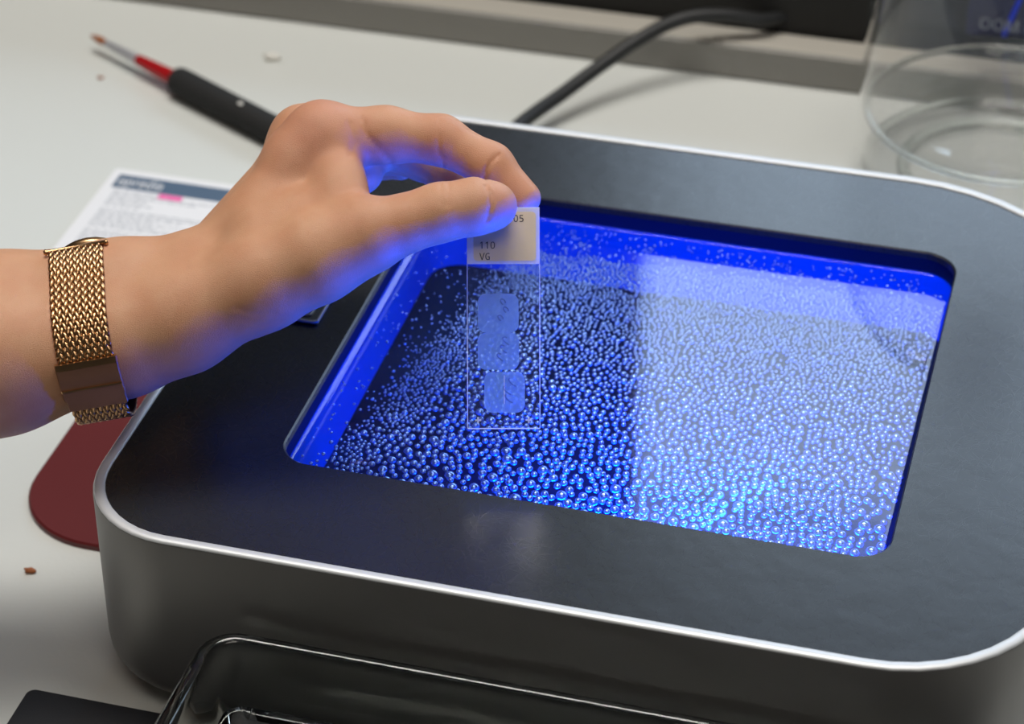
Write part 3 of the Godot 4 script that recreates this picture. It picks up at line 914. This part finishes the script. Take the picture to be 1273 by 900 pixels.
func make_hand() -> void:
	lay_out_bones()
	make_creases()
	var h := 1.3                                  # cell size in mm
	var lo := Vector3(-262, -46, -92)
	var hi := Vector3(16, 102, 44)
	var n := Vector3i(((hi - lo) / h / 4.0).ceil()) * 4
	var sx := n.x + 1
	var sxy := sx * (n.y + 1)
	var f := PackedFloat32Array()
	f.resize(sxy * (n.z + 1))
	f.fill(9999.0)
	var all := everything()
	var lists := {}
	var half := h * 4.0 * 0.5 * sqrt(3.0)
	for bz in n.z / 4:
		for by in n.y / 4:
			for bx in n.x / 4:
				var c := lo + Vector3(bx + 0.5, by + 0.5, bz + 0.5) * 4.0 * h
				var ds := PackedFloat32Array()
				ds.resize(bA.size())
				var m := 1000.0
				for i in all:
					var d := bone(i, c)
					ds[i] = d
					m = minf(m, d)
				if m > half + 5.0 or m < -half - 9.0:
					continue
				var list := PackedInt32Array()
				for i in all:
					if ds[i] < m + 2.0 * half + 8.0:
						list.append(i)
				if absf(skin(c, list)) > half + 2.0:
					continue
				lists[Vector3i(bx, by, bz)] = list
				for k in 5:
					for j in 5:
						var row := (bz * 4 + k) * sxy + (by * 4 + j) * sx + bx * 4
						for i in 5:
							if f[row + i] > 9000.0:
								f[row + i] = skin(lo + Vector3(bx * 4 + i, by * 4 + j, bz * 4 + k) * h, list)
	# surface nets over the filled blocks
	var at := {}
	var V := PackedVector3Array()
	var N := PackedVector3Array()
	var C := PackedColorArray()
	var I := PackedInt32Array()
	var offs := [0, 1, sx, sx + 1, sxy, sxy + 1, sxy + sx, sxy + sx + 1]
	var ed := [[0, 1], [2, 3], [4, 5], [6, 7], [0, 2], [1, 3], [4, 6], [5, 7], [0, 4], [1, 5], [2, 6], [3, 7]]
	for b in lists:
		var list: PackedInt32Array = lists[b]
		for k in 4:
			for j in 4:
				for i in 4:
					var base: int = (b.z * 4 + k) * sxy + (b.y * 4 + j) * sx + b.x * 4 + i
					var mask := 0
					for q in 8:
						if f[base + offs[q]] < 0.0:
							mask |= 1 << q
					if mask == 0 or mask == 255:
						continue
					var sum := Vector3.ZERO
					var cnt := 0
					for e in ed:
						var s0: bool = mask & (1 << e[0]) != 0
						var s1: bool = mask & (1 << e[1]) != 0
						if s0 != s1:
							var f0: float = f[base + offs[e[0]]]
							var f1: float = f[base + offs[e[1]]]
							var t := f0 / (f0 - f1)
							var p0 := Vector3(e[0] & 1, (e[0] >> 1) & 1, e[0] >> 2)
							var p1 := Vector3(e[1] & 1, (e[1] >> 1) & 1, e[1] >> 2)
							sum += p0.lerp(p1, t)
							cnt += 1
					var p := lo + (Vector3(b.x * 4 + i, b.y * 4 + j, b.z * 4 + k) + sum / cnt) * h
					var g := gradient(p, list)
					p -= g * skin(p, list)
					at[base] = V.size()
					V.append(p * 0.001)
					N.append(g)
					C.append(skin_colour(p, g))
	for base in at:
		var p0: bool = f[base] < 0.0
		for axis in 3:
			var d0: int = [1, sx, sxy][axis]
			var u: int = [sx, sxy, 1][axis]
			var v: int = [sxy, 1, sx][axis]
			if (f[base + d0] < 0.0) == p0 or f[base + d0] > 9000.0:
				continue
			if not (at.has(base - u) and at.has(base - v) and at.has(base - u - v)):
				continue
			var a: int = at[base]
			var b1: int = at[base - u]
			var c1: int = at[base - u - v]
			var d1: int = at[base - v]
			if p0:
				I.append_array([a, d1, c1, a, c1, b1])
			else:
				I.append_array([a, b1, c1, a, c1, d1])
	var arr := []
	arr.resize(Mesh.ARRAY_MAX)
	arr[Mesh.ARRAY_VERTEX] = V
	arr[Mesh.ARRAY_NORMAL] = N
	arr[Mesh.ARRAY_COLOR] = C
	arr[Mesh.ARRAY_INDEX] = I
	var mesh := ArrayMesh.new()
	mesh.add_surface_from_arrays(Mesh.PRIMITIVE_TRIANGLES, arr)
	var o := obj("person", mesh, M.skin)
	o.transform = HAND
	tag(o, "bare left forearm and hand reaching over the bath, thumb and finger pinching a slide", "person")
	print("hand ", V.size(), " vertices")

func gradient(p: Vector3, list: PackedInt32Array) -> Vector3:
	var e := 0.35
	var a := skin(p + Vector3(e, -e, -e), list)
	var b := skin(p + Vector3(-e, -e, e), list)
	var c := skin(p + Vector3(-e, e, -e), list)
	var d := skin(p + Vector3(e, e, e), list)
	return (Vector3(1, -1, -1) * a + Vector3(-1, -1, 1) * b + Vector3(-1, 1, -1) * c + Vector3(1, 1, 1) * d).normalized()

var blotch: FastNoiseLite
var blush := []

func skin_colour(p: Vector3, g: Vector3) -> Color:
	if blotch == null:
		blotch = FastNoiseLite.new()
		blotch.frequency = 0.06
		blotch.fractal_octaves = 4
		blotch.seed = 5
	var t := blotch.get_noise_3dv(p)
	var c := Color(0.64, 0.345, 0.205)
	c = c.lerp(Color(0.57, 0.255, 0.14), clampf(0.35 + t * 0.9, 0, 1) * 0.6)
	for q in blush:
		var d: float = (p - (q[0] as Vector3)).length() / q[1]
		c = c.lerp(q[2], q[3] * exp(-d * d))
	return c

func make_creases() -> void:
	crease([Vector2(-24.9, 83.5), Vector2(-25.7, 79.6), Vector2(-25.4, 74.2), Vector2(-24.0, 68.7)], 0.3, 1.0, -30)
	crease([Vector2(-4.8, 71.7), Vector2(-7.0, 69.5), Vector2(-8.7, 66.5), Vector2(-9.5, 62.6)], 0.6, 0.8, -30)
	crease([Vector2(-52.3, 84.3), Vector2(-50.4, 78.8), Vector2(-46.3, 74.2), Vector2(-42.4, 70.3)], 0.5, 1.3, -30)
	crease([Vector2(-56.2, 82.4), Vector2(-54.8, 76.3), Vector2(-55.6, 71.4)], 0.35, 1.3, -30)
	crease([Vector2(-8.9, 59.3), Vector2(-7.3, 56.3), Vector2(-7.0, 52.7), Vector2(-8.1, 48.3)], 0.6, 0.8, 5)
	crease([Vector2(-24.3, 59.9), Vector2(-23.5, 56.9), Vector2(-24.0, 53.3)], 0.2, 0.8, 5)
	crease([Vector2(-21.8, 60.4), Vector2(-21.0, 56.9), Vector2(-21.8, 52.7)], 0.2, 0.8, 5)
	crease([Vector2(-92.4, 18.1), Vector2(-86.4, 15.9), Vector2(-80.1, 16.2)], 0.14, 1.0, 0)
	crease([Vector2(-91.3, 14.3), Vector2(-85.6, 12.4), Vector2(-78.7, 13.5)], 0.14, 1.0, 0)
	crease([Vector2(-89.1, 10.4), Vector2(-82.8, 9.3), Vector2(-77.0, 11.0)], 0.14, 1.0, 0)
	blush.append([Vector3(-68.9, 83.8, -5.0), 22, Color(0.55, 0.22, 0.15), 0.5])
	blush.append([Vector3(-24.8, 75.7, -8.0), 10, Color(0.52, 0.2, 0.12), 0.5])
	blush.append([Vector3(-7.4, 68.4, -8.0), 9, Color(0.55, 0.2, 0.12), 0.5])
	blush.append([Vector3(4.1, 57.1, -6.0), 10, Color(0.62, 0.25, 0.17), 0.5])
	blush.append([Vector3(-10.0, 52.9, 16.0), 12, Color(0.62, 0.32, 0.22), 0.4])
	blush.append([Vector3(-2.3, 52.5, 14.0), 7, Color(0.6, 0.28, 0.24), 0.6])
	blush.append([Vector3(-45.4, 43.6, 16.0), 18, Color(0.5, 0.22, 0.12), 0.5])

# ------------------------------------------------------------------ the watch
func make_watch() -> void:
	var w := thing("wristwatch", "rose gold wristwatch with a woven mesh band and folding clasp on the wrist", "watch")
	w.transform = HAND
	var list := everything()
	var ctr := Vector3(-145, 12, -3)                     # middle of the wrist under the band, mm
	var ax := Vector3(0.985, 0.172, 0).normalized()       # along the forearm
	var up := Vector3(-0.172, 0.985, 0).normalized()
	var out := ax.cross(up)
	# skin radius all round, found by walking inwards
	var count := 180
	var rad := PackedFloat32Array()
	for i in count:
		var a := TAU * i / count
		var dir := up * cos(a) + out * sin(a)
		var far := 0.0
		for off in [-8.0, 0.0, 8.0]:
			var t := 55.0
			for s in 40:
				t -= skin(ctr + ax * off + dir * t, list) * 0.9
			far = maxf(far, t)
		rad.append(far)
	for pass_ in 3:
		var sm := rad.duplicate()
		for i in count:
			sm[i] = (rad[(i + count - 1) % count] + rad[i] * 2 + rad[(i + 1) % count]) / 4
		rad = sm
	for i in count:
		var a_ := TAU * i / count
		rad[i] += 4.0 * smoothstep(2.45, 2.8, a_) * (1.0 - smoothstep(3.5, 4.0, a_))
	var place := func(a: float, lift: float, s: float) -> Vector3:
		var k := fposmod(a / TAU, 1.0) * count
		var i := int(k) % count
		var r := lerpf(rad[i], rad[(i + 1) % count], k - floor(k)) + lift
		return (ctr + (up * cos(a) + out * sin(a)) * r + ax * s) * 0.001
	var hw := 9.2
	# woven links
	var mm := MultiMesh.new()
	mm.transform_format = MultiMesh.TRANSFORM_3D
	var link := SphereMesh.new()
	link.radius = 0.5
	link.height = 1.0
	link.radial_segments = 10
	link.rings = 5
	mm.mesh = link
	var places: Array[Transform3D] = []
	var a := 0.32
	var row := 0
	while a < TAU - 0.75:
		var p: Vector3 = place.call(a, 0.95, 0.0)
		var q: Vector3 = place.call(a + 0.01, 0.95, 0.0)
		var along := (q - p).normalized()
		var per_rad := (q - p).length() / 0.01
		var cols := 8
		for c in cols:
			var s := lerpf(-hw + 0.6, hw - 0.6, (c + (0.5 if row % 2 else 0.0)) / (cols - 0.5))
			var pos: Vector3 = place.call(a, 1.15, s)
			var nrm: Vector3 = (place.call(a, 2.15, s) - pos).normalized()
			var slant := 0.3 if row % 2 else -0.3
			var y := (along * cos(slant) + (ax * sin(slant))).normalized()
			var x := y.cross(nrm).normalized()
			places.append(Transform3D(Basis(x * 0.0018, y * 0.0038, nrm * 0.0016), pos))
		a += 0.00172 / per_rad
		row += 1
	mm.instance_count = places.size()
	for i in places.size():
		mm.set_instance_transform(i, places[i])
	var band := obj("band", strip(place, 0.28, TAU - 0.72, 0.25, 0.95, hw), M.gold_dark, w)
	var links := MultiMeshInstance3D.new()
	links.name = "mesh_links"
	links.multimesh = mm
	links.material_override = M.gold
	links.set_meta("kind", "stuff")
	band.add_child(links)
	# clasp on the side towards the viewer
	var clasp := obj("clasp", strip(place, 2.0, 2.41, 1.0, 2.5, 10.3), M.gold_brushed, w)
	obj("clasp_hinge", strip(place, 1.95, 2.02, 0.9, 2.75, 10.4), M.gold, clasp)
	obj("clasp_ridge", strip(place, 2.25, 2.275, 2.4, 2.8, 10.2), M.gold, clasp)
	obj("clasp_lip", strip(place, 2.275, 2.57, 1.0, 2.2, 9.9), M.gold_brushed, clasp)
	# round case lying on the back of the wrist
	var mid: Vector3 = place.call(-0.78, 0.0, 0.0)
	var nn: Vector3 = (place.call(-0.78, 5.0, 0.0) - mid).normalized()
	var cf := Basis(ax, nn, ax.cross(nn))
	var rings := [ring(0, 0, 0.0005, 0.0, 48), ring(0, 0, 0.012, 0.0, 48), ring(0, 0, 0.0148, 0.0012, 48), ring(0, 0, 0.0152, 0.0035, 48), ring(0, 0, 0.0145, 0.0046, 48), ring(0, 0, 0.0132, 0.005, 48), ring(0, 0, 0.0005, 0.005, 48)]
	var case_ := obj("case", lofted(rings, [5], false, false), M.gold, w)
	case_.transform = Transform3D(cf, mid + nn * 0.0004 + cf.z * -0.004)
	var gl := obj("crystal", lofted([ring(0, 0, 0.0131, 0.005, 48), ring(0, 0, 0.0128, 0.0056, 48), ring(0, 0, 0.011, 0.0061, 48), ring(0, 0, 0.0005, 0.0063, 48)], [], false, false), M.card_white, case_)
	for s in [1.0]:
		var e: Vector3 = place.call(0.27, 1.2, 0.0)
		var bar := tube(PackedVector3Array([e - ax * 0.0112, e - ax * 0.0106, e - ax * 0.0100, e + ax * 0.0100, e + ax * 0.0106, e + ax * 0.0112]), PackedFloat32Array([0.0007, 0.0012, 0.0008, 0.0008, 0.0012, 0.0007]), 12)
		obj("lug_bar", bar, M.gold, w)

# a curved strip round the wrist between two angles, from one lift to another
func strip(place: Callable, a0: float, a1: float, low: float, high: float, hw: float) -> ArrayMesh:
	var st := st_new()
	var n := maxi(6, int((a1 - a0) / 0.06))
	var ringed := []
	for i in n + 1:
		var a := lerpf(a0, a1, float(i) / n)
		ringed.append(PackedVector3Array([place.call(a, low, -hw), place.call(a, low, hw), place.call(a, (low + high) / 2, hw + 0.25), place.call(a, high, hw - 0.1), place.call(a, high, -hw + 0.1), place.call(a, (low + high) / 2, -hw - 0.25)]))
	for i in n:
		for k in 6:
			st.set_smooth_group(k + 1)
			quad(st, ringed[i][k], ringed[i][(k + 1) % 6], ringed[i + 1][(k + 1) % 6], ringed[i + 1][k])
	st.set_smooth_group(50)
	fan(st, ringed[0], true)
	st.set_smooth_group(51)
	fan(st, ringed[n], false)
	return done(st)
